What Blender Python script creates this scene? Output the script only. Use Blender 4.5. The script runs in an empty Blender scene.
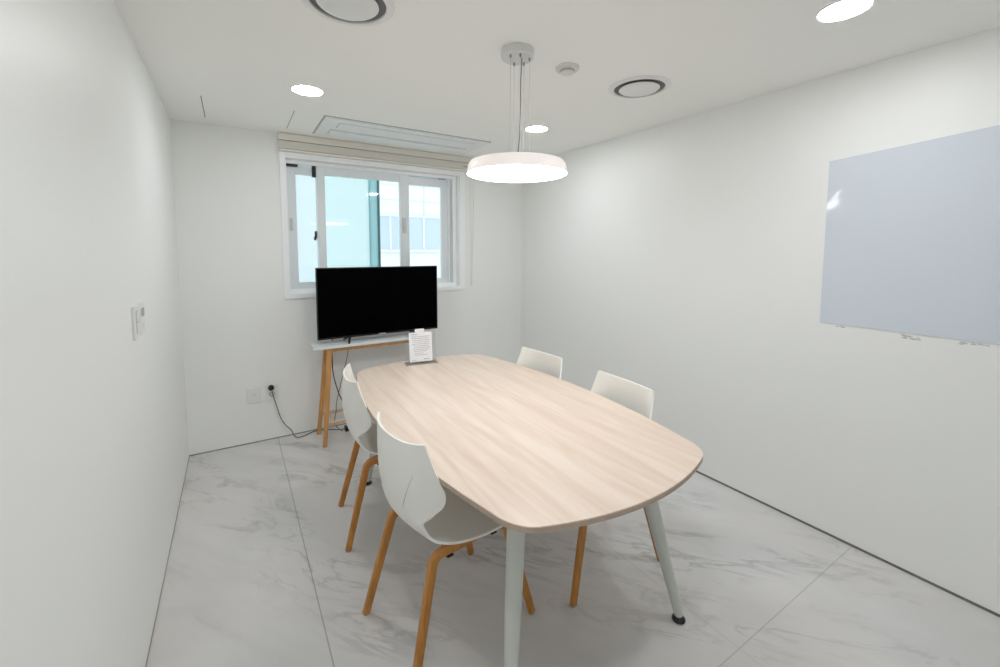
import bpy, bmesh, math, random
from mathutils import Vector, Matrix
random.seed(4)
PI = math.pi
COL = bpy.context.scene.collection
W, D, H, F0 = 2.95, 3.739, 2.4, -0.9        # room width, back wall, ceiling, front wall

# ---------------------------------------------------------------- materials
def sock(n, *names):
    for k in names:
        if k in n.inputs: return n.inputs[k]
def mat(name, color, rough=.5, metal=0, spec=.5, noise=0, nscale=8, bump=0, bscale=60, coat=0, trans=0):
    m = bpy.data.materials.new(name); m.use_nodes = True
    nt = m.node_tree; b = nt.nodes['Principled BSDF']
    b.inputs['Base Color'].default_value = (*color, 1)
    b.inputs['Roughness'].default_value = rough; b.inputs['Metallic'].default_value = metal
    b.inputs['Specular IOR Level'].default_value = spec
    b.inputs['Coat Weight'].default_value = coat; b.inputs['Coat Roughness'].default_value = .08
    tc = nt.nodes.new('ShaderNodeTexCoord')
    n = nt.nodes.new('ShaderNodeTexNoise'); n.inputs['Scale'].default_value = nscale; n.inputs['Detail'].default_value = 4
    nt.links.new(tc.outputs['Object'], n.inputs['Vector'])
    r = nt.nodes.new('ShaderNodeMapRange'); r.inputs[3].default_value = 1-noise; r.inputs[4].default_value = 1+noise
    nt.links.new(n.outputs['Fac'], r.inputs[0])
    x = nt.nodes.new('ShaderNodeVectorMath'); x.operation = 'SCALE'; x.inputs[0].default_value = color
    nt.links.new(r.outputs[0], x.inputs['Scale']); nt.links.new(x.outputs[0], b.inputs['Base Color'])
    if bump:
        n2 = nt.nodes.new('ShaderNodeTexNoise'); n2.inputs['Scale'].default_value = bscale; n2.inputs['Detail'].default_value = 3
        nt.links.new(tc.outputs['Object'], n2.inputs['Vector'])
        bp = nt.nodes.new('ShaderNodeBump'); bp.inputs['Strength'].default_value = bump; bp.inputs['Distance'].default_value = .002
        nt.links.new(n2.outputs['Fac'], bp.inputs['Height']); nt.links.new(bp.outputs[0], b.inputs['Normal'])
    return m
def emit(name, color, strength, base=(.9,.9,.9)):
    m = mat(name, base, .4); b = m.node_tree.nodes['Principled BSDF']
    b.inputs['Emission Color'].default_value = (*color, 1); b.inputs['Emission Strength'].default_value = strength
    return m
def wood(name, dark, light, scale=(1,1,1), rough=.45, wscale=3, contrast=(.3,.75), spec=.4):
    m = bpy.data.materials.new(name); m.use_nodes = True
    nt = m.node_tree; b = nt.nodes['Principled BSDF']; b.inputs['Roughness'].default_value = rough
    b.inputs['Specular IOR Level'].default_value = spec
    tc = nt.nodes.new('ShaderNodeTexCoord'); mp = nt.nodes.new('ShaderNodeMapping'); mp.inputs['Scale'].default_value = scale
    nt.links.new(tc.outputs['Object'], mp.inputs[0])
    n = nt.nodes.new('ShaderNodeTexNoise'); n.inputs['Scale'].default_value = wscale; n.inputs['Detail'].default_value = 8
    n.inputs['Roughness'].default_value = .6; n.inputs['Distortion'].default_value = .6
    nt.links.new(mp.outputs[0], n.inputs['Vector'])
    cr = nt.nodes.new('ShaderNodeValToRGB')
    cr.color_ramp.elements[0].position = contrast[0]; cr.color_ramp.elements[0].color = (*dark, 1)
    cr.color_ramp.elements[1].position = contrast[1]; cr.color_ramp.elements[1].color = (*light, 1)
    nt.links.new(n.outputs['Fac'], cr.inputs[0]); nt.links.new(cr.outputs[0], b.inputs['Base Color'])
    return m
def glass(name, tint=(1,1,1), frost=0., alpha=.12):
    m = bpy.data.materials.new(name); m.use_nodes = True
    nt = m.node_tree; nt.nodes.clear()
    out = nt.nodes.new('ShaderNodeOutputMaterial')
    tr = nt.nodes.new('ShaderNodeBsdfTransparent'); tr.inputs[0].default_value = (*tint, 1)
    gl = nt.nodes.new('ShaderNodeBsdfGlossy'); gl.inputs['Roughness'].default_value = .03
    lw = nt.nodes.new('ShaderNodeLayerWeight'); pw_ = nt.nodes.new('ShaderNodeMath'); pw_.operation = 'POWER'; pw_.inputs[1].default_value = 5
    nt.links.new(lw.outputs['Facing'], pw_.inputs[0])
    fr = nt.nodes.new('ShaderNodeMath'); fr.operation = 'MULTIPLY_ADD'; fr.inputs[1].default_value = .85; fr.inputs[2].default_value = .035
    nt.links.new(pw_.outputs[0], fr.inputs[0])
    base = tr
    if frost:
        tl = nt.nodes.new('ShaderNodeBsdfTranslucent'); tl.inputs[0].default_value = (*tint, 1)
        mx = nt.nodes.new('ShaderNodeMixShader'); mx.inputs[0].default_value = frost
        nt.links.new(tr.outputs[0], mx.inputs[1]); nt.links.new(tl.outputs[0], mx.inputs[2]); base = mx
    mx2 = nt.nodes.new('ShaderNodeMixShader'); nt.links.new(fr.outputs[0], mx2.inputs[0])
    nt.links.new(base.outputs[0], mx2.inputs[1]); nt.links.new(gl.outputs[0], mx2.inputs[2])
    nt.links.new(mx2.outputs[0], out.inputs[0])
    return m

M = {}
WALLC = (.862,.875,.866)
M['wall'] = mat('wall_paint', WALLC, .42, spec=.35, noise=.008, nscale=1.2, bump=.15, bscale=90)
M['ceil'] = mat('ceiling_paint', (.935,.935,.905), .75, spec=.2, noise=.006, nscale=1, bump=.1, bscale=120)
M['gap'] = mat('shadow_gap_dark', (.17,.165,.15), .7, noise=.1, nscale=30)  # shade of the gap between wall and floor, given as colour
M['gap2'] = mat('shadow_gap_grey', (.34,.32,.29), .7, noise=.1, nscale=30)  # same gap shade in a lighter tone for left and back walls
M['white'] = mat('white_plastic', (.80,.81,.80), .35)
M['pvc'] = mat('window_vinyl', (.90,.925,.94), .3, noise=.01)
M['sash'] = mat('sash_vinyl', (.77,.815,.845), .3, noise=.01)
M['vent'] = mat('vent_plastic', (.80,.80,.79), .4)
M['ventring'] = mat('vent_recess_grey', (.16,.16,.15), .6)
M['ac'] = mat('aircon_plastic', (.83,.85,.85), .35)
M['acdark'] = mat('aircon_gap', (.42,.43,.43), .6)
M['blind'] = mat('blind_beige', (.80,.775,.71), .45)
M['blindline'] = mat('blind_line', (.52,.48,.42), .6)
M['black'] = mat('black_plastic', (.012,.012,.013), .4)
M['bezel'] = mat('tv_bezel', (.008,.008,.009), .3)
M['screen'] = mat('tv_screen', (.0006,.0006,.0008), .35, spec=.02)
M['silver'] = mat('silver_badge', (.55,.57,.58), .35, metal=.7)
M['shell'] = mat('chair_shell_plastic', (.86,.86,.82), .38, spec=.4, noise=.01, bump=.12, bscale=500)
M['scuff'] = mat('scuff_grey', (.33,.33,.32), .7)
M['legwood'] = wood('oak_leg_wood', (.40,.165,.032), (.60,.285,.075), (30,30,3), .4, 1.4)
M['standwood'] = wood('pale_oak_stand', (.50,.235,.07), (.68,.37,.14), (25,25,3), .45, 1.4)
M['stretcher'] = wood('pale_beech_shelf', (.60,.43,.30), (.72,.56,.42), (3,25,25), .45, 1.4)
M['top'] = wood('birch_laminate', (.67,.525,.425), (.79,.68,.59), (5.5,.42,1), .33, 3.4, (.32,.68), spec=.5)
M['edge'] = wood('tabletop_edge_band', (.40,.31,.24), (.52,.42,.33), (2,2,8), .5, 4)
M['legpaint'] = mat('table_leg_paint', (.58,.61,.57), .38)
M['footblack'] = mat('foot_rubber', (.01,.01,.01), .35)
M['stoptop'] = mat('stand_top_laminate', (.75,.80,.82), .3)
M['cable'] = mat('cable_grey', (.07,.075,.075), .5)
M['cord'] = mat('cord_white', (.78,.78,.76), .5)
M['steel'] = mat('steel_wire', (.62,.62,.62), .3, metal=.8)
M['paper'] = mat('paper_white', (.88,.89,.92), .6)
M['ink'] = mat('print_grey', (.42,.43,.48), .7)
M['sheet'] = mat('whiteboard_sheet', (.66,.715,.79), .05, spec=.5)
M['lampbody'] = emit('lamp_side_glow', (1,.90,.87), .15, (.85,.80,.78))
M['lampwhite'] = mat('lamp_white_metal', (.72,.72,.69), .4)
M['diff'] = emit('pendant_diffuser', (.995,.99,1), 5.7)
M['down'] = emit('downlight_diffuser', (.98,.985,1), 42)
M['glass'] = glass('clear_glass', (.95,.99,.98))
M['frost'] = glass('frosted_cyan_glass', (.83,.90,.90), .85)
M['milky'] = glass('slightly_milky_glass', (1,1,1), .2)
M['acrylic'] = glass('clear_acrylic', (.94,.95,.96))
M['greenframe'] = mat('outer_sash_green', (.10,.24,.27), .4)
M['tealframe'] = glass('outer_sash_teal', (.60,.76,.78), .85)
M['hatch'] = mat('hatch_slit_grey', (.28,.28,.27), .8)

def floor_mat():
    m = bpy.data.materials.new('marble_vinyl_floor'); m.use_nodes = True
    nt = m.node_tree; N = nt.nodes; L = nt.links; b = N['Principled BSDF']
    tc = N.new('ShaderNodeTexCoord')
    def mapped(rot, sc):
        r = N.new('ShaderNodeMapping'); r.inputs['Rotation'].default_value = (0,0,rot)
        L.new(tc.outputs['Object'], r.inputs[0])
        s = N.new('ShaderNodeMapping'); s.inputs['Scale'].default_value = sc
        L.new(r.outputs[0], s.inputs[0]); return s.outputs[0]
    def noise(v, sc, det, dist=0, rough=.55):
        n = N.new('ShaderNodeTexNoise'); n.inputs['Scale'].default_value = sc; n.inputs['Detail'].default_value = det
        n.inputs['Distortion'].default_value = dist; n.inputs['Roughness'].default_value = rough
        L.new(v, n.inputs['Vector']); return n.outputs['Fac']
    def rng(v, a, c, lo, hi):
        r = N.new('ShaderNodeMapRange'); r.inputs[1].default_value = a; r.inputs[2].default_value = c
        r.inputs[3].default_value = lo; r.inputs[4].default_value = hi; L.new(v, r.inputs[0]); return r.outputs[0]
    def op(o, a, c=None):
        n = N.new('ShaderNodeMath'); n.operation = o
        for i, v in enumerate((a, c)):
            if v is None: continue
            if isinstance(v, (int, float)): n.inputs[i].default_value = v
            else: L.new(v, n.inputs[i])
        return n.outputs[0]
    vs = mapped(math.radians(52), (1.1, 3.6, 1))
    # thin ridged streaks masked by a patchy noise
    s1 = noise(vs, 1.9, 5, .9, .58)
    ridge = op('ABSOLUTE', op('SUBTRACT', s1, .5))
    streak = rng(ridge, 0, .045, 1, 0)
    mask = rng(noise(vs, .9, 3, .4), .46, .64, 0, 1)
    streak = op('MULTIPLY', streak, mask)
    broad = rng(noise(vs, .95, 5, .8), .35, .68, -1, 1)
    fine = rng(noise(vs, 6, 6, .7, .65), .55, .75, 0, 1)
    tot = op('SUBTRACT', op('ADD', 1.0, op('MULTIPLY', broad, .06)), op('MULTIPLY', streak, .29))
    tot = op('SUBTRACT', tot, op('MULTIPLY', op('MULTIPLY', fine, mask), .21))
    # seams
    sep = N.new('ShaderNodeSeparateXYZ'); L.new(tc.outputs['Object'], sep.inputs[0])
    X, Y = sep.outputs[0], sep.outputs[1]
    def seam(c, pos, w): return rng(op('ABSOLUTE', op('SUBTRACT', c, pos)), w*.5, w, 1, 0)
    sm = op('MAXIMUM', seam(X, .578, .0032), op('MULTIPLY', seam(X, 1.896, .003), .35))
    sy = op('MULTIPLY', op('MULTIPLY', seam(Y, .783, .003), .6), op('GREATER_THAN', X, .578))
    sm = op('MAXIMUM', sm, sy)
    tot = op('MULTIPLY', tot, op('SUBTRACT', 1.0, op('MULTIPLY', sm, .42)))
    warm = rng(noise(mapped(.4, (1,1,1)), 1.3, 3), .35, .65, 0, 1)
    mix = N.new('ShaderNodeMix'); mix.data_type = 'RGBA'
    mix.inputs[6].default_value = (.650,.650,.658,1); mix.inputs[7].default_value = (.672,.650,.638,1)
    L.new(warm, mix.inputs[0])
    sc = N.new('ShaderNodeVectorMath'); sc.operation = 'SCALE'
    L.new(mix.outputs[2], sc.inputs[0]); L.new(tot, sc.inputs['Scale']); L.new(sc.outputs[0], b.inputs['Base Color'])
    b.inputs['Roughness'].default_value = .38; b.inputs['Specular IOR Level'].default_value = .45
    return m
M['floor'] = floor_mat()

# ---------------------------------------------------------------- mesh helpers
def obj(name, bm, m, parent=None, smooth=False, loc=None):
    bmesh.ops.recalc_face_normals(bm, faces=bm.faces)
    me = bpy.data.meshes.new(name); bm.to_mesh(me); bm.free()
    ms = m if isinstance(m, (list, tuple)) else [m]
    for x in ms: me.materials.append(x)
    if smooth:
        for p in me.polygons: p.use_smooth = True
        try: me.set_sharp_from_angle(angle=math.radians(smooth if smooth > 1 else 40))
        except Exception: pass
    o = bpy.data.objects.new(name, me); COL.objects.link(o)
    if loc: o.location = loc
    if parent: o.parent = parent
    return o
def empty(name, loc=(0,0,0), rz=0):
    o = bpy.data.objects.new(name, None); COL.objects.link(o); o.location = loc; o.rotation_euler = (0,0,rz)
    o.empty_display_size = .05
    return o
def tag(o, label, cat, group=None):
    o['label'] = label; o['category'] = cat
    if group: o['group'] = group
    return o
def struct(name, bm, m, smooth=False):
    o = obj(name, bm, m, None, smooth); o['kind'] = 'structure'; return o
def box(bm, a, c, bev=0, seg=2, rot=None, mi=0):
    a, c = Vector(a), Vector(c); ctr = (a+c)/2; s = c-a
    r = bmesh.ops.create_cube(bm, size=1)
    vs = r['verts']
    for v in vs: v.co = Vector((v.co.x*s.x, v.co.y*s.y, v.co.z*s.z))
    fs = set(f for v in vs for f in v.link_faces)
    if bev:
        es = list(set(e for v in vs for e in v.link_edges))
        q = bmesh.ops.bevel(bm, geom=es, offset=bev, segments=seg, profile=.7, affect='EDGES')
        vs = list(set([v for f in q['faces'] for v in f.verts] + [v for v in vs if v.is_valid]))
    if rot is not None:
        for v in vs: v.co = rot @ v.co
    for v in vs: v.co += ctr
    if mi:
        for f in set(f for v in vs for f in v.link_faces): f.material_index = mi
    return vs
def B(*boxes, bev=0, seg=2):
    bm = bmesh.new()
    for a, c in boxes: box(bm, a, c, bev, seg)
    return bm
def lathe(bm, prof, n=40, ctr=(0,0,0), cap=True):
    rings = []
    for r, z in prof:
        if r < 1e-6: rings.append([bm.verts.new((ctr[0], ctr[1], ctr[2]+z))])
        else: rings.append([bm.verts.new((ctr[0]+r*math.cos(2*PI*k/n), ctr[1]+r*math.sin(2*PI*k/n), ctr[2]+z)) for k in range(n)])
    for a, c in zip(rings, rings[1:]):
        for k in range(n):
            q = (k+1) % n
            if len(a) == 1: bm.faces.new((a[0], c[k], c[q]))
            elif len(c) == 1: bm.faces.new((a[k], a[q], c[0]))
            else: bm.faces.new((a[k], a[q], c[q], c[k]))
    return bm
def sweep(bm, pts, section, side=None, taper=None):
    """section: list of (a,b) offsets; a along 'side', b along the other normal"""
    pts = [Vector(p) for p in pts]; rings = []
    prev = side
    for i, p in enumerate(pts):
        t = (pts[min(i+1, len(pts)-1)] - pts[max(i-1, 0)]).normalized()
        if side is not None: s = (Vector(side) - t*Vector(side).dot(t)).normalized()
        else:
            ref = prev if prev is not None else (Vector((0,0,1)) if abs(t.z) < .9 else Vector((1,0,0)))
            s = (ref - t*ref.dot(t)).normalized(); prev = s
        o = t.cross(s)
        k = taper[i] if taper else 1
        rings.append([bm.verts.new(p + s*a*k + o*c*k) for a, c in section])
    n = len(section)
    for a, c in zip(rings, rings[1:]):
        for k in range(n):
            q = (k+1) % n; bm.faces.new((a[k], a[q], c[q], c[k]))
    bm.faces.new(rings[0][::-1]); bm.faces.new(rings[-1])
    return bm
def circ(r, n=12): return [(r*math.cos(2*PI*k/n), r*math.sin(2*PI*k/n)) for k in range(n)]
def rrect(w, h, r, seg=3):
    out = []
    for cx, cy, a0 in ((w/2-r, h/2-r, 0), (-w/2+r, h/2-r, 90), (-w/2+r, -h/2+r, 180), (w/2-r, -h/2+r, 270)):
        for k in range(seg+1):
            a = math.radians(a0+90*k/seg); out.append((cx+r*math.cos(a), cy+r*math.sin(a)))
    return out
def smooth_path(pts, n=8):
    pts = [Vector(p) for p in pts]; P = [2*pts[0]-pts[1]] + pts + [2*pts[-1]-pts[-2]]; out = []
    for i in range(1, len(P)-2):
        for k in range(n):
            t = k/n; a, b, c, d = P[i-1:i+3]
            out.append(.5*((2*b)+(c-a)*t+(2*a-5*b+4*c-d)*t*t+(3*b-a-3*c+d)*t**3))
    return out + [pts[-1]]
def tube(pts, r, n=10, sm=8):
    return sweep(bmesh.new(), smooth_path(pts, sm) if sm else pts, circ(r, n))
def fillet_path(pts, r, seg=7):
    pts = [Vector(p) for p in pts]; out = [pts[0]]
    for a, b, c in zip(pts, pts[1:], pts[2:]):
        u = (a-b).normalized(); v = (c-b).normalized()
        p0 = b+u*r; p1 = b+v*r
        for k in range(seg+1):
            t = k/seg; out.append(p0*(1-t)**2 + b*2*t*(1-t) + p1*t*t)
    return out + [pts[-1]]
def extrude_poly(poly, z0, z1, bev=0, mi_side=0):
    bm = bmesh.new()
    vb = [bm.verts.new((x, y, z0)) for x, y in poly]; vt = [bm.verts.new((x, y, z1)) for x, y in poly]
    bm.faces.new(vb[::-1]); bm.faces.new(vt); n = len(poly)
    for k in range(n):
        f = bm.faces.new((vb[k], vb[(k+1) % n], vt[(k+1) % n], vt[k])); f.material_index = mi_side
    return bm
def copy_tree(o, parent=None):
    c = o.copy(); COL.objects.link(c); c.parent = parent
    for ch in list(o.children): copy_tree(ch, c)
    return c

# ---------------------------------------------------------------- room shell
T = .12
WX0, WX1, WZ0, WZ1 = .70, 2.20, 1.155, 2.22      # window opening in the back wall
struct('floor', B(((-T, F0-T, -.1), (W+T, D+T+.1, 0))), M['floor'])
struct('ceiling', B(((-T, F0-T, H), (W+T, D+T+.1, H+.1))), M['ceil'])
struct('wall_left', B(((-T, F0, 0), (0, D, H))), M['wall'])
struct('wall_right', B(((W, F0, 0), (W+T, D, H))), M['wall'])
struct('wall_front', B(((-T, F0-T, 0), (W+T, F0, H))), M['wall'])
DW = .22                                         # thickness of outer wall
bm = B(((-T, D, 0), (WX0, D+DW, H)), ((WX1, D, 0), (W+T, D+DW, H)), ((WX0, D, 0), (WX1, D+DW, WZ0)), ((WX0, D, WZ1), (WX1, D+DW, H)))
struct('wall_back', bm, M['wall'])
struct('shadow_gap_right', B(((W-.004, F0, 0), (W, D, .011))), M['gap'])  # dark strip standing in for the shadow gap under the wall
struct('shadow_gap_left', B(((0, F0, 0), (.003, D, .007))), M['gap2'])  # painted shadow line along the wall foot, not a moulding
struct('shadow_gap_back', B(((0, D-.003, 0), (W, D, .009))), M['gap2'])  # painted shadow line at the foot of the back wall

# thin access-hatch seams in the ceiling
struct('trim_1', B(((.204, 3.09, H-.0015), (.209, 3.57, H+.001))), M['hatch'])
struct('trim_2', B(((.700, 3.09, H-.0015), (.7035, 3.56, H+.001))), M['hatch'])

# ---------------------------------------------------------------- window
win = empty('window_1', ((WX0+WX1)/2, D, WZ0)); win['kind'] = 'structure'
def wpart(name, bm, m, parent=win, smooth=False):
    o = obj(name, bm, m, parent, smooth)
    if parent is win: o.matrix_parent_inverse = Matrix.Translation(-win.location)
    return o
def frame_bm(x0, x1, z0, z1, y0, y1, w, wb=None, bev=.003):
    wb = wb or w; l, r, t, b_ = (w if isinstance(w, tuple) else (w, w, w, wb))
    return B(((x0, y0, z0), (x0+l, y1, z1)), ((x1-r, y0, z0), (x1, y1, z1)), ((x0+l, y0, z1-t), (x1-r, y1, z1)), ((x0+l, y0, z0), (x1-r, y1, z0+b_)), bev=bev)
wpart('window_casing', frame_bm(.66, 2.262, 1.118, 2.262, D-.014, D+.05, (.042,.052,.042,.038)), M['pvc'])
wpart('window_frame', frame_bm(WX0, WX1, WZ0, WZ1, D+.045, D+.21, (.012,.04,.03,.03)), M['pvc'])
wpart('frame_track', B(((2.128, D+.07, WZ0+.02), (2.14, D+.2, WZ1-.02)), ((2.148, D+.06, WZ0+.02), (2.153, D+.2, WZ1-.02)), bev=.001), M['pvc'])
def sash(x0, x1, z0, z1, y, w, pane, gm, name='sash'):
    s = wpart(name, frame_bm(x0, x1, z0, z1, y, y+.035, w), M['sash'])
    obj('glass_pane', B(((x0+w[0]-.004, y+.014, z0+w[3]-.004), (x1-w[1]+.004, y+.020, z1-w[2]+.004))), gm, s)
    return s
sL = sash(.712, .995, 1.178, 2.18, D+.095, (.07,.06,.065,.06), None, M['milky'])
sC = sash(.935, 1.722, 1.172, 2.205, D+.055, (.062,.087,.085,.07), None, M['glass'])
sR = sash(1.66, 2.155, 1.172, 2.185, D+.095, (.06,.095,.075,.06), None, M['glass'])
# outer double window: frosted leaf and its dark green edge
wpart('frosted_pane', B(((.72, D+.165, 1.17), (1.40, D+.172, 2.20))), M['frost'])['label'] = 'cyan frosted outer pane'
wpart('outer_stile', B(((1.458, D+.155, 1.17), (1.480, D+.185, 2.20)), bev=.002), M['greenframe'])['label'] = 'dark green edge of the outer pane'
wpart('outer_stile', B(((1.385, D+.158, 1.17), (1.460, D+.182, 2.20)), bev=.002), M['tealframe'])['label'] = 'teal grey stile of the outer pane'
obj('latch', B(((.912, D+.078, 1.60), (.930, D+.094, 1.66)), ((.905, D+.07, 1.585), (.922, D+.09, 1.615)), bev=.003), M['black'], sL)['label'] = 'black window latch'
obj('lock_plate', B(((1.655, D+.049, 1.66), (1.69, D+.056, 1.80)), ((1.662, D+.040, 1.69), (1.682, D+.05, 1.725)), ((1.662, D+.043, 1.745), (1.682, D+.05, 1.77)), bev=.002), M['silver'], sC)
obj('lock_plate', B(((.728, D+.089, 1.66), (.752, D+.096, 1.76)), ((.733, D+.084, 1.68), (.747, D+.09, 1.73)), bev=.002), M['silver'], sL)
obj('corner_seal', B(((.712, D+.08, 2.172), (.80, D+.1, 2.192)), ((.905, D+.078, 2.10), (.933, D+.094, 2.20)), bev=.001), M['black'], sL)
obj('corner_seal', B(((.72, D+.08, 1.162), (.80, D+.094, 1.172)), bev=.001), M['black'], sL)
obj('corner_seal', B(((2.03, D+.08, 2.186), (2.10, D+.094, 2.196)), bev=.001), M['black'], sR)

# neighbouring building seen through the clear right leaf
bld = empty('building', (3.2, D+3.6, 0))
tag(bld, 'pale tiled building with a bluish window band seen outside through the right pane', 'building')
m_b = mat('facade_white_tile', (.84,.84,.84), .6, noise=.03); m_j = mat('facade_joint', (.72,.72,.74), .7)
m_bg = mat('facade_window_band', (.56,.63,.78), .3)
obj('wall', B(((-2.6, .05, -2), (5, 3, 4.2))), m_b, bld)
bm = bmesh.new()
for k in range(9): box(bm, (-2.6, .03, 2.12+.26*k), (5, .051, 2.132+.26*k))
for k in range(14): box(bm, (-2.4+.42*k, .03, 2.12), (-2.388+.42*k, .051, 4.2))
obj('tile_joint', bm, m_j, bld)
obj('window_band', B(((-2.6, .0, 1.50), (5, .06, 2.10))), m_bg, bld)
bm = bmesh.new()
for k in range(10): box(bm, (-2.4+.62*k, -.02, 1.50), (-2.37+.62*k, .01, 2.10))
box(bm, (-2.6, -.02, 1.47), (5, .01, 1.51)); box(bm, (-2.6, -.02, 2.09), (5, .01, 2.12)); box(bm, (-2.6, -.02, .98), (5, .04, 1.0)); box(bm, (-2.6, -.02, .70), (5, .04, .72))
obj('window_mullion', bm, m_b, bld)
struct('ground_outside', B(((-8, D+.4, -2.1), (14, 14, -2))), m_b)

# ---------------------------------------------------------------- blind above the window
bl = empty('venetian_blind', (1.485, D-.03, 2.27))
tag(bl, 'beige venetian blind drawn fully up above the window', 'blind')
def bb(name, boxes, m, bev=.002):
    o = obj(name, B(*boxes, bev=bev), m, bl); o.matrix_parent_inverse = Matrix.Translation(-bl.location); return o
bb('headrail', [((.655, D-.045, 2.345), (2.305, D-.001, 2.396))], M['blind'])
bm_slats = [((.662, D-.043, 2.283+.0064*k), (2.298, D-.005, 2.2885+.0064*k)) for k in range(9)]
bb('slat_stack', bm_slats, M['blind'], .001)
bb('bottom_rail', [((.660, D-.045, 2.262), (2.30, D-.003, 2.279))], M['blind'])
bb('cord_guide', [((2.235, D-.05, 2.300), (2.275, D-.044, 2.308))], M['scuff'], .001)
ck = obj('pull_cord', tube([(2.315, D-.03, 2.35), (2.322, D-.02, 2.1), (2.33, D-.018, 1.6), (2.334, D-.018, 1.2)], .0022), M['cord'], bl, True)
ck.matrix_parent_inverse = Matrix.Translation(-bl.location)
bm = tube([(2.365, D-.03, 2.35), (2.358, D-.02, 2.1), (2.35, D-.018, 1.6), (2.338, D-.018, 1.2)], .0022)
lathe(bm, [(0,0), (.006,.003), (.008,-.02), (.005,-.045), (0,-.046)], 12, (2.336, D-.018, 1.2))
ck = obj('pull_cord', bm, M['cord'], bl, True); ck.matrix_parent_inverse = Matrix.Translation(-bl.location)

# ---------------------------------------------------------------- ceiling air conditioner
ac = empty('air_conditioner', (1.53, 3.34, H))
tag(ac, 'long white one-way cassette air conditioner set flush in the ceiling by the window', 'air conditioner')
obj('panel', B(((-.64, -.25, -.014), (.64, .25, 0)), bev=.006, seg=3), M['ac'], ac)
obj('panel_gap', B(((-.648, -.258, -.003), (.648, .258, 0))), M['acdark'], ac)
obj('inlet_grille', B(((-.53, -.175, -.019), (.53, -.055, -.012)), bev=.004), M['ac'], ac)
bm = B(((-.535, -.18, -.0146), (.535, -.177, -.012)), ((-.535, -.053, -.0155), (.535, -.049, -.012)), ((-.537, -.18, -.0146), (-.533, -.05, -.012)), ((.533, -.18, -.0146), (.537, -.05, -.012)))
obj('grille_gap', bm, M['acdark'], ac)
obj('air_flap', B(((-.56, .03, -.024), (.56, .13, -.013)), bev=.005, seg=3), M['ac'], ac)
obj('flap_gap', B(((-.565, .135, -.0155), (.565, .142, -.012)), ((-.565, .02, -.015), (.565, .023, -.012))), M['acdark'], ac)

# ---------------------------------------------------------------- ceiling lights, vents, detector
dl = empty('downlight', (.720, 2.665, H))
tag(dl, 'round white recessed ceiling light left of the window, near the air conditioner', 'ceiling light', 'recessed ceiling lights')
obj('trim_ring', lathe(bmesh.new(), [(.078,0), (.078,-.003), (.085,-.004), (.085,0)], 48), M['white'], dl, True)
obj('lamp_diffuser', lathe(bmesh.new(), [(0,-.005), (.060,-.0045), (.078,-.002), (.078,0)], 48), M['down'], dl, True)
d2 = copy_tree(dl); d2.location = (2.265, 2.58, H)
d2['label'] = 'round recessed ceiling light just right of and behind the hanging lamp cables'
d3 = copy_tree(dl); d3.location = (2.283, .718, H)
d3['label'] = 'round recessed ceiling light at the top edge nearest the camera, above the whiteboard sheet side'
d4_added = copy_tree(dl); d4_added.location = (.71, .50, H)  # unseen extra lamp, added to keep the room evenly lit
d4_added['label'] = 'round recessed ceiling light added out of view overhead to even the lighting, beside the left wall'

vt = empty('ceiling_vent', (2.255, 1.635, H))
tag(vt, 'round white ceiling air vent with dark ring to the right of the smoke detector', 'ceiling vent', 'round ceiling vents')
obj('vent_ring', lathe(bmesh.new(), [(.134,0), (.135,-.008), (.140,-.010), (.152,-.007), (.165,-.002), (.165,0)], 56), M['vent'], vt, True)
obj('vent_throat', lathe(bmesh.new(), [(0,-.001), (.135,-.001), (.135,-.0002)], 56), M['ventring'], vt, True)
obj('vent_disc', lathe(bmesh.new(), [(0,-.017), (.08,-.017), (.102,-.015), (.108,-.010), (.102,-.008), (.02,-.006), (.02,0)], 56), M['vent'], vt, True)
v2 = copy_tree(vt); v2.location = (.715, 1.655, H)
v2['label'] = 'round white ceiling air vent cut by the top edge, left of the hanging lamp'

sd = empty('smoke_detector', (1.75, 1.65, H))
tag(sd, 'small round white smoke detector on the ceiling beside the hanging lamp canopy', 'smoke detector')
obj('detector_base', lathe(bmesh.new(), [(0,0), (.058,0), (.058,-.010), (.052,-.016), (.040,-.017), (0,-.017)], 40), M['lampwhite'], sd, True)
obj('sensor_cap', lathe(bmesh.new(), [(.036,-.016), (.034,-.028), (.028,-.032), (0,-.033)], 40), M['lampwhite'], sd, True)
obj('sensor_slot', lathe(bmesh.new(), [(.0365,-.019), (.0372,-.020), (.0365,-.0235), (.034,-.0235)], 40), M['scuff'], sd, True)

# ---------------------------------------------------------------- pendant lamp
pl = empty('pendant_lamp', (1.442, 1.632, H))
tag(pl, 'round flat white pendant lamp hanging on thin cables above the meeting table', 'pendant lamp')
ZB = -.548
obj('canopy', lathe(bmesh.new(), [(0,0), (.071,0), (.073,-.004), (.073,-.034), (.069,-.038), (0,-.038)], 48), M['lampwhite'], pl, True)
obj('lamp_shade', lathe(bmesh.new(), [(0,ZB+.058), (.19,ZB+.058), (.212,ZB+.053), (.221,ZB+.040), (.229,ZB+.004), (.2285,ZB), (.222,ZB+.001)], 72), M['lampbody'], pl, True)
obj('lamp_diffuser', lathe(bmesh.new(), [(.227,ZB+.0005), (.222,ZB-.002), (.19,ZB-.003), (0,ZB-.003)], 72), M['diff'], pl, True)
for k, (a, r) in enumerate([(200, .052), (250, .05), (320, .054), (20, .05), (75, .045)]):
    a = math.radians(a); x, y = r*math.cos(a), r*math.sin(a)
    bm = tube([(x, y, -.040), (x*1.05, y*1.05, ZB+.056)], .0009, 6, 0)
    c = obj('suspension_cable', bm, M['steel'], pl)
    bm = lathe(bmesh.new(), [(0,-.052), (.003,-.052), (.0045,-.046), (.0045,-.037)], 10, (x, y, 0))
    obj('cable_gripper', bm, M['scuff'], c, True)
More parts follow.
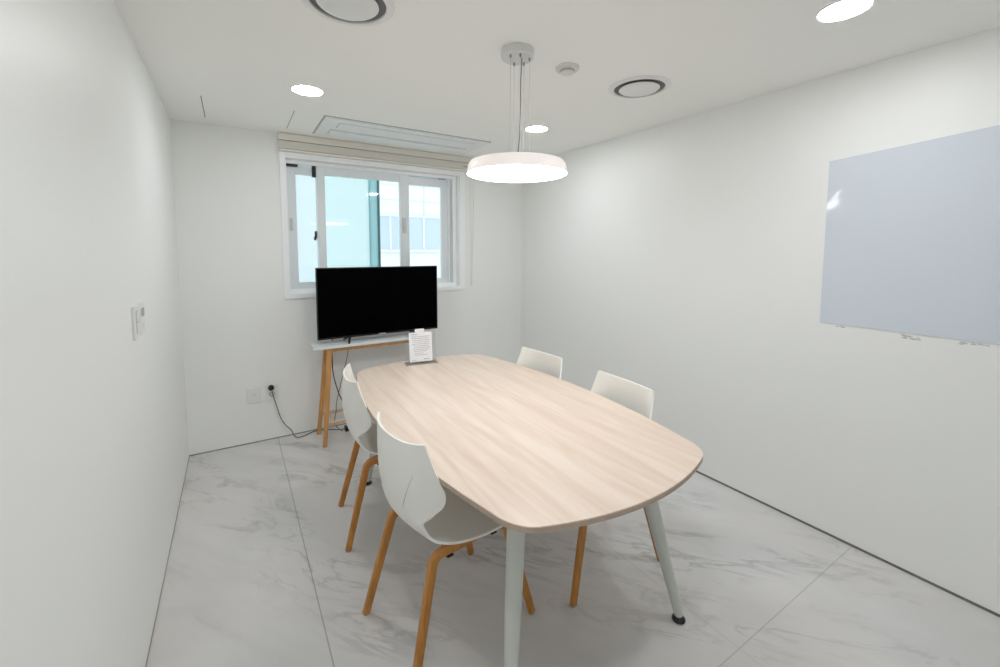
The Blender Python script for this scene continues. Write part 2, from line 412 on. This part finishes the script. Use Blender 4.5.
obj('power_cable', tube([(.012, -.018, -.038), (.008, -.02, -.08), (-.002, -.03, -.16), (-.004, -.03, -.3), (-.006, -.02, -.44), (-.02, -.01, ZB+.056)], .0018, 8), M['cable'], pl, True)

# ---------------------------------------------------------------- meeting table
tb = empty('meeting_table', (1.416, 1.834, 0))
tag(tb, 'large barrel-shaped pale wood meeting table with grey tapered legs in the middle of the room', 'table')
HZ = .73
def table_outline():
    side = lambda v: .563 - .145*v*v
    end = lambda u: 1.006 - .50*u*u
    pts = []
    q = []
    for k in range(13):                      # right side from v=-.84 to +.84
        v = -.80+1.60*k/12; q.append((side(v), v))
    # corner: bezier from (side(.80),.80) to (.40,end(.40)) with control at intersection
    cu, cv = .460, .915
    def bez(p0, c, p1, n=8): return [((1-t)**2*p0[0]+2*t*(1-t)*c[0]+t*t*p1[0], (1-t)**2*p0[1]+2*t*(1-t)*c[1]+t*t*p1[1]) for t in [(i+1)/n for i in range(n-1)]]
    q += bez((side(.80), .80), (cu-.005, cv-.005), (.37, end(.37)))
    for k in range(13):
        u = .37-.74*k/12; q.append((u, end(u)))
    q += bez((-.37, end(.37)), (-cu+.005, cv-.005), (-side(.80), .80))
    for k in range(13):
        v = .80-1.60*k/12; q.append((-side(v), v))
    q += bez((-side(.80), -.80), (-cu+.005, -cv+.005), (-.37, -end(.37)))
    for k in range(13):
        u = -.37+.74*k/12; q.append((u, -end(u)))
    q += bez((.37, -end(.37)), (cu-.005, -cv+.005), (side(.80), -.80))
    return q
ol = table_outline()
def scaled(o, d):
    n = len(o); out = []
    for k in range(n):
        a, c = Vector(o[k-1]), Vector(o[(k+1) % n]); t = (c-a).normalized(); out.append((o[k][0]-t.y*d, o[k][1]+t.x*d))
    return out
bm = extrude_poly(ol, HZ-.004, HZ)
obj('tabletop', bm, M['top'], tb)
n = len(ol)
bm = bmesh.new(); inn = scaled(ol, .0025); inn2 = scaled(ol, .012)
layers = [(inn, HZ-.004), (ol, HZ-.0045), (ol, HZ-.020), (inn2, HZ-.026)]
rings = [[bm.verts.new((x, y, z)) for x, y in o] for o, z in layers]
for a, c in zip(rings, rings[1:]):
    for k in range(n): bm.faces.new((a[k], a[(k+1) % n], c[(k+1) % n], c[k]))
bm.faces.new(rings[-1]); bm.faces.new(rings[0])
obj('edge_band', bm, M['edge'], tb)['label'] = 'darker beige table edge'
bm = B(((-.28, -.70, HZ-.056), (-.24, .70, HZ-.026)), ((.24, -.70, HZ-.056), (.28, .70, HZ-.026)), ((-.30, -.72, HZ-.056), (.30, -.68, HZ-.026)), ((-.30, .68, HZ-.056), (.30, .72, HZ-.026)), bev=.002)
obj('under_frame', bm, M['legpaint'], tb)
for sx in (-1, 1):
    for sy in (-1, 1):
        top = Vector((sx*.298-.006, sy*.700, HZ-.027)); bot = Vector((sx*.402-.006-(.030 if sx < 0 and sy < 0 else 0), sy*.850, .022))
        pts = [bot.lerp(top, t) for t in (0, .05, .5, 1)]
        bm = sweep(bmesh.new(), pts, circ(.0265, 24), taper=[.62, .70, 1.03, 1.28])
        lathe(bm, [(0,-.001), (.046,-.001), (.046,-.012), (0,-.012)], 24, top)
        lg = obj('leg', bm, M['legpaint'], tb, True)
        obj('foot_pad', lathe(bmesh.new(), [(0,0), (.023,0), (.026,.004), (.026,.009), (.019,.016), (.013,.026), (0,.027)], 28, (bot.x, bot.y, 0)), M['footblack'], lg, True)

# ---------------------------------------------------------------- chairs
CEN = [(-.246,.838), (-.254,.77), (-.256,.70), (-.252,.645), (-.243,.595), (-.230,.550), (-.207,.508), (-.167,.472), (-.10,.448), (0,.437), (.11,.438), (.20,.442), (.235,.434), (.250,.417)]
EDG = [(-.203,.852,.189), (-.185,.785,.203), (-.163,.72,.213), (-.143,.668,.222), (-.147,.622,.213), (-.178,.585,.188), (-.203,.557,.166), (-.203,.523,.162), (-.170,.492,.180), (-.10,.466,.208), (0,.455,.224), (.11,.452,.226), (.19,.450,.212), (.228,.438,.190), (.243,.420,.165)]
EDG.pop(7)
def chair_shell():
    c = smooth_path([(x, z, 0) for x, z in CEN], 4); e = smooth_path(EDG, 4)
    NU = 24; bm = bmesh.new(); grid = []
    for a, b in zip(c, e):
        row = []
        for k in range(NU+1):
            u = -1+2*k/NU; f = abs(u)**2.3
            # ease the edge lip so that the shell curls up smoothly
            row.append(Vector((a.x+(b.x-a.x)*f, math.copysign(b.z*math.sin(abs(u)*PI/2*.96)/math.sin(PI/2*.96)*.25+b.z*abs(u)*.75, u) if u else 0, a.y+(b.y-a.y)*f)))
        grid.append(row)
    nr = len(grid); nrm = []
    for i in range(nr):
        r = []
        for k in range(NU+1):
            du = grid[i][min(k+1, NU)]-grid[i][max(k-1, 0)]; dv = grid[min(i+1, nr-1)][k]-grid[max(i-1, 0)][k]
            r.append(du.cross(dv).normalized())
        nrm.append(r)
    th = .0042
    A = [[bm.verts.new(p+nrm[i][k]*th) for k, p in enumerate(r)] for i, r in enumerate(grid)]
    C = [[bm.verts.new(p-nrm[i][k]*th) for k, p in enumerate(r)] for i, r in enumerate(grid)]
    for i in range(nr-1):
        for k in range(NU):
            bm.faces.new((A[i][k], A[i][k+1], A[i+1][k+1], A[i+1][k])); bm.faces.new((C[i][k], C[i+1][k], C[i+1][k+1], C[i][k+1]))
    for i in range(nr-1):
        for k in (0, NU): bm.faces.new((A[i][k], A[i+1][k], C[i+1][k], C[i][k]))
    for k in range(NU):
        for i in (0, nr-1): bm.faces.new((A[i][k], A[i][k+1], C[i][k+1], C[i][k]))
    return bm
def make_chair():
    t = empty('conference_chair')
    obj('seat_shell', chair_shell(), M['shell'], t, 55)
    sec = rrect(.030, .024, .008)
    for s in (-1, 1):
        rz = .422
        rear, rb, fb, front = Vector((-.268, s*.208, .004)), Vector((-.160, s*.165, rz)), Vector((.165, s*.168, rz)), Vector((.272, s*.220, .004))
        side = (fb-rb).cross(rear-rb).normalized()
        pa = [p for p in fillet_path([rear, rb, (-.06, s*.168, rz)], .040)]
        pb = [p for p in fillet_path([front, fb, (.08, s*.168, rz)], .055)]
        for pp, nm in ((pa, 'leg'), (pb, 'leg')):
            tp = [.86]+[1]*(len(pp)-1)
            side2 = Vector((0,1,0))
            bm = sweep(bmesh.new(), [pp[0], pp[0].lerp(pp[1], .5)]+pp[1:], rrect(.024, .035, .007), side=side2, taper=[.85,.94]+[1]*(len(pp)-1))
            lg = obj(nm, bm, M['legwood'], t, 50)
            obj('glide', lathe(bmesh.new(), [(0,0), (.011,0), (.012,.003), (.010,.008), (0,.008)], 16, (pp[0].x, pp[0].y, 0)), M['scuff'], lg, True)
        obj('side_rail', sweep(bmesh.new(), [(-.06, s*.168, rz), (.0, s*.168, rz), (.08, s*.168, rz)], rrect(.024, .035, .007), side=Vector((0,1,0))), M['legwood'], t, 50)
    for x in (-.10, .10):
        for s in (-1, 1):
            y0, y1, y2, y3 = sorted((s*.150, s*.184, s*.138, s*.152))
            lo, hi = sorted((s*.150, s*.184)); l2, h2 = sorted((s*.138, s*.152))
            bm = B(((x-.013, lo, .4005), (x+.013, hi, .4050)), ((x-.012, l2, .4005), (x+.012, h2, .434)), bev=.001)
            obj('seat_bracket', bm, M['black'], t)['label'] = 'small black steel bracket under the seat'
    return t
G = 'white shell chairs around the meeting table'
ch = make_chair(); ch.location = (1.028, 1.518, 0); ch.rotation_euler.z = math.radians(7)
tag(ch, 'white shell chair nearest the camera at the left table side, grey scratch on its back', 'chair', G)
# a long scuff and a dot on the back of the nearest chair
def scuff(pts, r, par):
    bm = sweep(bmesh.new(), pts, circ(r, 6), taper=[.3, 1, .9, .7, .3][:len(pts)])
    return obj('scuff_mark', bm, M['scuff'], par)
c2 = copy_tree(ch); c2.location = (1.050, 2.286, 0); c2.rotation_euler.z = math.radians(-7)
c2['label'] = 'white shell chair with oak legs at the left table side, nearer the television'
c3 = copy_tree(ch); c3.location = (1.780, 1.466, 0); c3.rotation_euler.z = math.radians(180-4)
c3['label'] = 'white plastic shell chair on the right side of the table, nearer the camera'
c4 = copy_tree(ch); c4.location = (1.784, 2.125, 0); c4.rotation_euler.z = math.radians(180+4)
c4['label'] = 'white plastic shell chair on the far right side of the table, by the back corner'
def back_x(z, f):     # outer surface of the shell back at height z
    for (xa, za), (xb, zb), e1, e2 in zip(CEN, CEN[1:], EDG, EDG[1:]):
        if zb <= z <= za:
            t = (za-z)/(za-zb); c = xa+(xb-xa)*t; e = e1[0]+(e2[0]-e1[0])*t; return c+(e-c)*f
    return -.25
from mathutils.bvhtree import BVHTree
shell_me = [c for c in ch.children if c.name.startswith('seat_shell')][0].data
bvh = BVHTree.FromPolygons([v.co for v in shell_me.vertices], [tuple(p.vertices) for p in shell_me.polygons])
sp = []
for t in (0, .25, .5, .75, 1):
    y = -.082-.066*t; z = .585+.150*t
    h = bvh.ray_cast(Vector((-.6, y, z)), Vector((1, 0, 0)))
    sp.append((h[0].x-.0004, y, z))
scuff(sp, .0010, ch)['label'] = 'long thin grey scratch'

# ---------------------------------------------------------------- tv stand
ST = .768
st = empty('television_stand', (1.28, 3.507, 0))
tag(st, 'narrow side table with pale grey top and oak trestle legs under the television', 'side table')
x0, x1 = .818-1.28, 1.74-1.28
obj('stand_top', B(((x0, -.095, ST-.022), (x1, .095, ST)), bev=.003), M['stoptop'], st)
obj('apron', B(((x0+.10, -.075, ST-.050), (x1-.08, -.055, ST-.022)), ((x0+.10, .055, ST-.050), (x1-.10, .075, ST-.022)), bev=.002), M['standwood'], st)
for sx, xf, xt in ((-1, .868-1.28, .933-1.28), (1, 1.712-1.28, 1.647-1.28)):
    for yy, yt in ((-.134, -.066), (.137, .062)):
        bm = sweep(bmesh.new(), [(xf, yy, 0), (xf+(xt-xf)*.5, (yy+yt)/2, .36), (xt, yt, ST-.022)], rrect(.036, .030, .004), side=Vector((1,0,0)), taper=[.8,.95,1.05])
        obj('leg', bm, M['standwood'], st, 50)
xr = (.868-1.28)+.03
obj('shelf_rail', B(((xr, -.127, .155), (-xr-.03, -.109, .180)), bev=.003), M['stretcher'], st)
obj('shelf_rail', B(((xr, .108, .160), (-xr-.03, .126, .185)), bev=.003), M['stretcher'], st)
for xx in (xr+.03, 0, -xr-.13):
    obj('shelf_slat', B(((xx, -.11, .160), (xx+.02, .110, .172)), bev=.002), M['stretcher'], st)

# ---------------------------------------------------------------- television
tv = empty('television', (1.359, 3.50, ST))
tag(tv, 'black flat-screen television standing on the narrow side table before the window', 'television')
TW, TB, TT = .501, .037, .600
bm = bmesh.new()
box(bm, (-TW, -.012, TB), (TW, .016, TT), .004)
box(bm, (-.36, .014, TB+.03), (.36, .052, TB+.36), .012)
obj('tv_body', bm, M['bezel'], tv)
obj('screen', B(((-TW+.009, -.0135, TB+.016), (TW-.009, -.0115, TT-.009))), M['screen'], tv)
obj('badge', B(((-.028, -.0165, TB+.001), (.028, -.011, TB+.011)), ((-.06, -.0145, TB-.004), (.06, -.005, TB+.002)), bev=.001), M['silver'], tv)['label'] = 'small silver maker badge, wording too small to read'
for s in (-1, 1):
    bm = bmesh.new()
    for yy in (-.082, .098):
        sweep(bm, fillet_path([(s*.26, 0, TB+.015), (s*.27, yy*.45, TB-.012), (s*.285, yy, .006)], .012, 4), rrect(.016, .011, .003), side=Vector((1,0,0)))
    obj('stand_foot', bm, M['black'], tv, 50)

# ---------------------------------------------------------------- sockets, plug and cables
def plate(name, x, z, w, h, label, group):
    o = empty(name, (x, D, z)); tag(o, label, 'wall socket', group)
    obj('cover_plate', B(((-w/2, -.009, -h/2), (w/2, 0, h/2)), bev=.003, seg=3), M['white'], o)
    return o
s1 = plate('wall_outlet', .426, .381, .088, .118, 'white wall outlet with nothing plugged in, low on the back wall', 'outlets on the back wall')
obj('outlet_face', B(((-.028, -.0115, -.030), (.028, -.008, .038)), bev=.002), M['white'], s1)
obj('outlet_cap', lathe(bmesh.new(), [(0,0), (.007,0), (.007,.003), (0,.003)], 16, (0, -.013, .006)), M['acdark'], s1)
s2 = plate('wall_outlet', .548, .381, .088, .118, 'white wall outlet with the black plug in it, low on the back wall', 'outlets on the back wall')
bm = lathe(bmesh.new(), [(.0205,0), (.0225,.001), (.0225,.004), (.0205,.004)], 32)
bm2 = bmesh.new()
for zc in (.030, -.026):
    lathe(bm2, [(.014,0), (.019,0), (.020,.002), (.019,.004), (.014,.003), (.014,0)], 28, (0, 0, 0))
    break
for v in bm2.verts: v.co = Vector((v.co.x, -.009-v.co.z, v.co.y-.012))
bm.free()
obj('socket_ring', bm2, M['acdark'], s2, True)
cabl = empty('power_cable', (.55, D, .42))
tag(cabl, 'black plug with thin grey power cable running down the wall to the floor', 'cable')
bm = lathe(bmesh.new(), [(0,0), (.019,0), (.021,.004), (.021,.022), (.016,.032), (0,.034)], 28)
for v in bm.verts: v.co = Vector((v.co.x-.008, -.009-v.co.z, v.co.y+.004))
obj('plug', bm, M['black'], cabl, True)
P0 = Vector((.55, D, .42))
path = [(.545, D-.036, .40), (.556, D-.03, .35), (.575, D-.02, .27), (.60, D-.02, .17), (.635, D-.022, .10), (.672, D-.03, .055), (.69, D-.05, .012), (.72, D-.085, .005), (.78, D-.065, .005), (.84, D-.03, .005), (.92, D-.04, .005), (1.02, D-.10, .005), (1.08, D-.13, .012)]
obj('cord', tube([Vector(p)-P0 for p in path], .0032, 8), M['cable'], cabl, True)
def cable(name, pts, r, label, m=M['cable'], group=None):
    o = obj(name, tube(pts, r, 8), m, None, True); tag(o, label, 'cable', group); return o
cable('television_cable', [(.99, 3.54, .84), (.99, 3.615, .80), (.987, 3.635, .72), (.988, 3.65, .60), (.998, 3.66, .46), (1.03, 3.62, .31), (1.065, 3.60, .23), (1.08, 3.59, .19), (1.08, 3.60, .10), (1.085, 3.60, .036)], .0042, 'black cable hanging from the television, the left one crossing to the right', M['black'])
cable('television_cable', [(1.14, 3.54, .84), (1.14, 3.615, .80), (1.125, 3.638, .72), (1.105, 3.65, .60), (1.075, 3.67, .46), (1.03, 3.64, .32), (1.006, 3.62, .24), (1.0, 3.61, .18), (.985, 3.60, .11), (1.0, 3.59, .05), (1.04, 3.585, .008)], .003, 'thin dark cable hanging behind the stand, the right one crossing to the left', M['cable'])
pw = empty('power_adapter', (1.085, 3.60, 0)); tag(pw, 'small black power adapter on the floor under the side table', 'power adapter')
obj('adapter_body', B(((-.022, -.03, 0), (.022, .03, .032)), bev=.005, seg=3), M['black'], pw)
obj('strain_relief', tube([(0,.0,.028), (0,0,.042)], .006, 10, 0), M['black'], pw)

# ---------------------------------------------------------------- switches on the left wall
def switch(y, label, cat, kind):
    o = empty('light_switch' if kind else 'control_panel', (0, y, 1.232)); tag(o, label, cat)
    obj('cover_plate', B(((0, -.042, -.062), (.010, .042, .062)), bev=.003, seg=3), M['white'], o)
    if kind:
        for dz in (-.021, .021):
            obj('rocker', B(((.008, -.020, dz-.019), (.0135, .020, dz+.019)), bev=.002), M['white'], o)
            obj('rocker_gap', B(((.0075, -.022, dz-.0205), (.0104, .022, dz+.0205))), M['scuff'], o)
    else:
        obj('display', B(((.009, -.026, .008), (.0125, .026, .040)), bev=.001), M['acdark'], o)
        obj('button', B(((.009, -.016, -.034), (.013, .016, -.018)), bev=.001), M['vent'], o)
    return o
switch(2.085, 'white wall switch plate nearer the camera on the left wall', 'light switch', True)
switch(2.20, 'slim white control plate on the left wall, farther from the camera', 'control panel', False)

# ---------------------------------------------------------------- whiteboard sheet on the right wall
bm = bmesh.new(); NY, NZ = 90, 60
ya, yb = .983, -.25
G0 = []
for i in range(NY+1):
    r = []
    for j in range(NZ+1):
        s, t = i/NY, j/NZ
        y = ya+(yb-ya)*s; ztop = 1.966+.098*s; zbot = 1.131-.006*s
        z = zbot+(ztop-zbot)*t
        x = .0028+.0010*math.sin(7*s+2*t)*math.sin(5*t+1)*min(1, 6*s)
        x += .0045*math.exp(-((y-.90)/.085)**2-((z-1.862)/.075)**2)
        r.append((W-x, y, z))
    G0.append(r)
fr = [[bm.verts.new(p) for p in r] for r in G0]; bk = [[bm.verts.new((W-.0004, p[1], p[2])) for p in r] for r in G0]
for i in range(NY):
    for j in range(NZ):
        bm.faces.new((fr[i][j], fr[i+1][j], fr[i+1][j+1], fr[i][j+1])); bm.faces.new((bk[i][j], bk[i][j+1], bk[i+1][j+1], bk[i+1][j]))
for i in range(NY):
    for j in (0, NZ): bm.faces.new((fr[i][j], fr[i+1][j], bk[i+1][j], bk[i][j]))
for j in range(NZ):
    for i in (0, NY): bm.faces.new((fr[i][j], fr[i][j+1], bk[i][j+1], bk[i][j]))
wb = empty('whiteboard_sheet', (W, .4, 1.1))
tag(wb, 'large glossy bluish-white whiteboard sheet stuck on the right wall', 'whiteboard')
o = obj('board_sheet', bm, M['sheet'], wb, True); o.matrix_parent_inverse = Matrix.Translation(-wb.location)
# torn paint below the sheet
tpm = mat('torn_paint_grey', (.50,.50,.47), .8, noise=.2, nscale=60)
for (cy, cz, ww, n_) in ((.62, 1.114, .035, 12), (.425, 1.118, .04, 10), (.90, 1.125, .02, 3)):
    bm = bmesh.new()
    for k in range(n_):
        y = cy+random.uniform(-ww, ww); z = cz+random.uniform(-.010, .006); a = random.uniform(.004, .011)
        n0 = len(bm.verts); lathe(bm, [(0,.0), (a,0), (a*.6,.0010), (0,.0012)], 7)
        bm.verts.ensure_lookup_table()
        for v in list(bm.verts)[n0:]:
            c = v.co.copy(); v.co = Vector((W-.0002-c.z, y+c.x*1.2, z+c.y*.35+c.x*.1))
    o = obj('torn_paint', bm, tpm, wb); o.matrix_parent_inverse = Matrix.Translation(-wb.location); o['label'] = 'torn grey paint mark along the lower edge'

# ---------------------------------------------------------------- acrylic notice stand on the table
sg = empty('sign_holder', (1.395, 2.715, HZ+.0008), math.radians(-9))
tag(sg, 'clear acrylic sign holder with a printed white notice on the far end of the table', 'sign holder')
tilt = Matrix.Rotation(math.radians(-8), 4, 'X')
def tl(bm):
    for v in bm.verts: v.co = tilt @ v.co
    return bm
obj('acrylic_base', B(((-.108, -.035, 0), (.108, .045, .004)), bev=.001), M['acrylic'], sg)
obj('base_edge', B(((-.108, -.0365, 0), (.108, -.0348, .0022)), ((-.109, -.037, 0), (-.099, -.033, .006)), ((.099, -.037, 0), (.109, -.033, .006))), M['scuff'], sg)
obj('acrylic_panel', tl(B(((-.105, -.003, .004), (.105, .003, .222)), bev=.0008)), M['acrylic'], sg)
pp = obj('notice_paper', tl(B(((-.078, -.0045, .012), (.080, -.0035, .212)))), M['paper'], sg)
obj('notice_tab', tl(B(((-.035, -.0052, .205), (.028, -.0042, .236)))), M['paper'], sg)['label'] = 'small white tab above the notice'
bm = bmesh.new()
def words(z, xa, xb, h=.0028):
    x = xa
    while x < xb-.004:
        w = min(random.uniform(.006, .018), xb-x); box(bm, (x, -.0052, z), (x+w, -.0044, z+h)); x += w+.003
words(.196, -.066, -.020, .005)
obj('notice_heading', tl(bm), M['ink'], pp); bm = bmesh.new()
for k, (xa, xb) in enumerate([(-.062,.066), (-.062,.05), (-.056,.066), (-.046,.060), (-.056,.066), (-.046,.055), (-.046,.066), (-.056,.06), (-.046,.04), (-.046,.02), (-.04,.05)]):
    words(.181-.0125*k, xa, xb, .0034)
obj('notice_text', tl(bm), M['ink'], pp); bm = bmesh.new()
words(.026, .020, .060, .0045)
obj('notice_footer', tl(bm), M['ink'], pp); bm = bmesh.new()
words(.022, -.066, -.03, .003)
obj('notice_footer', tl(bm), M['ink'], pp)

# ---------------------------------------------------------------- light
wd = bpy.data.worlds.new('world'); bpy.context.scene.world = wd; wd.use_nodes = True
nt = wd.node_tree; bg = nt.nodes['Background']
sky = nt.nodes.new('ShaderNodeTexSky'); sky.sky_type = 'HOSEK_WILKIE'; sky.turbidity = 6; sky.ground_albedo = .6
sky.sun_direction = Vector((-.3, -.6, .75)).normalized()
mx = nt.nodes.new('ShaderNodeMix'); mx.data_type = 'RGBA'; mx.inputs[0].default_value = .75
mx.inputs[7].default_value = (.88,.96,1,1)
nt.links.new(sky.outputs[0], mx.inputs[6]); nt.links.new(mx.outputs[2], bg.inputs[0]); bg.inputs[1].default_value = .95

# ---------------------------------------------------------------- camera
cd = bpy.data.cameras.new('camera'); co = bpy.data.objects.new('camera', cd); COL.objects.link(co)
fw = Vector((.53092135, .8437672, -.07860934)); rt = Vector((.84648, -.53241562, .00228298)); up = Vector((.03992654, .06775332, .99690288))
mm = Matrix((rt, up, -fw)).transposed().to_4x4(); mm.translation = Vector((.3255, 0, 1.5072)); co.matrix_world = mm
cd.sensor_width = 36; cd.lens = 36*424.55/1000; cd.shift_y = -(333.5-283.53)/1000; cd.clip_start = .02
sc = bpy.context.scene; sc.camera = co
sc.view_settings.view_transform = 'Standard'; sc.view_settings.look = 'None'
sc.cycles.max_bounces = 16; sc.cycles.diffuse_bounces = 12; sc.cycles.transparent_max_bounces = 16
sc.view_settings.gamma = 1; sc.view_settings.use_curve_mapping = False
sc.view_settings.exposure = 1.15
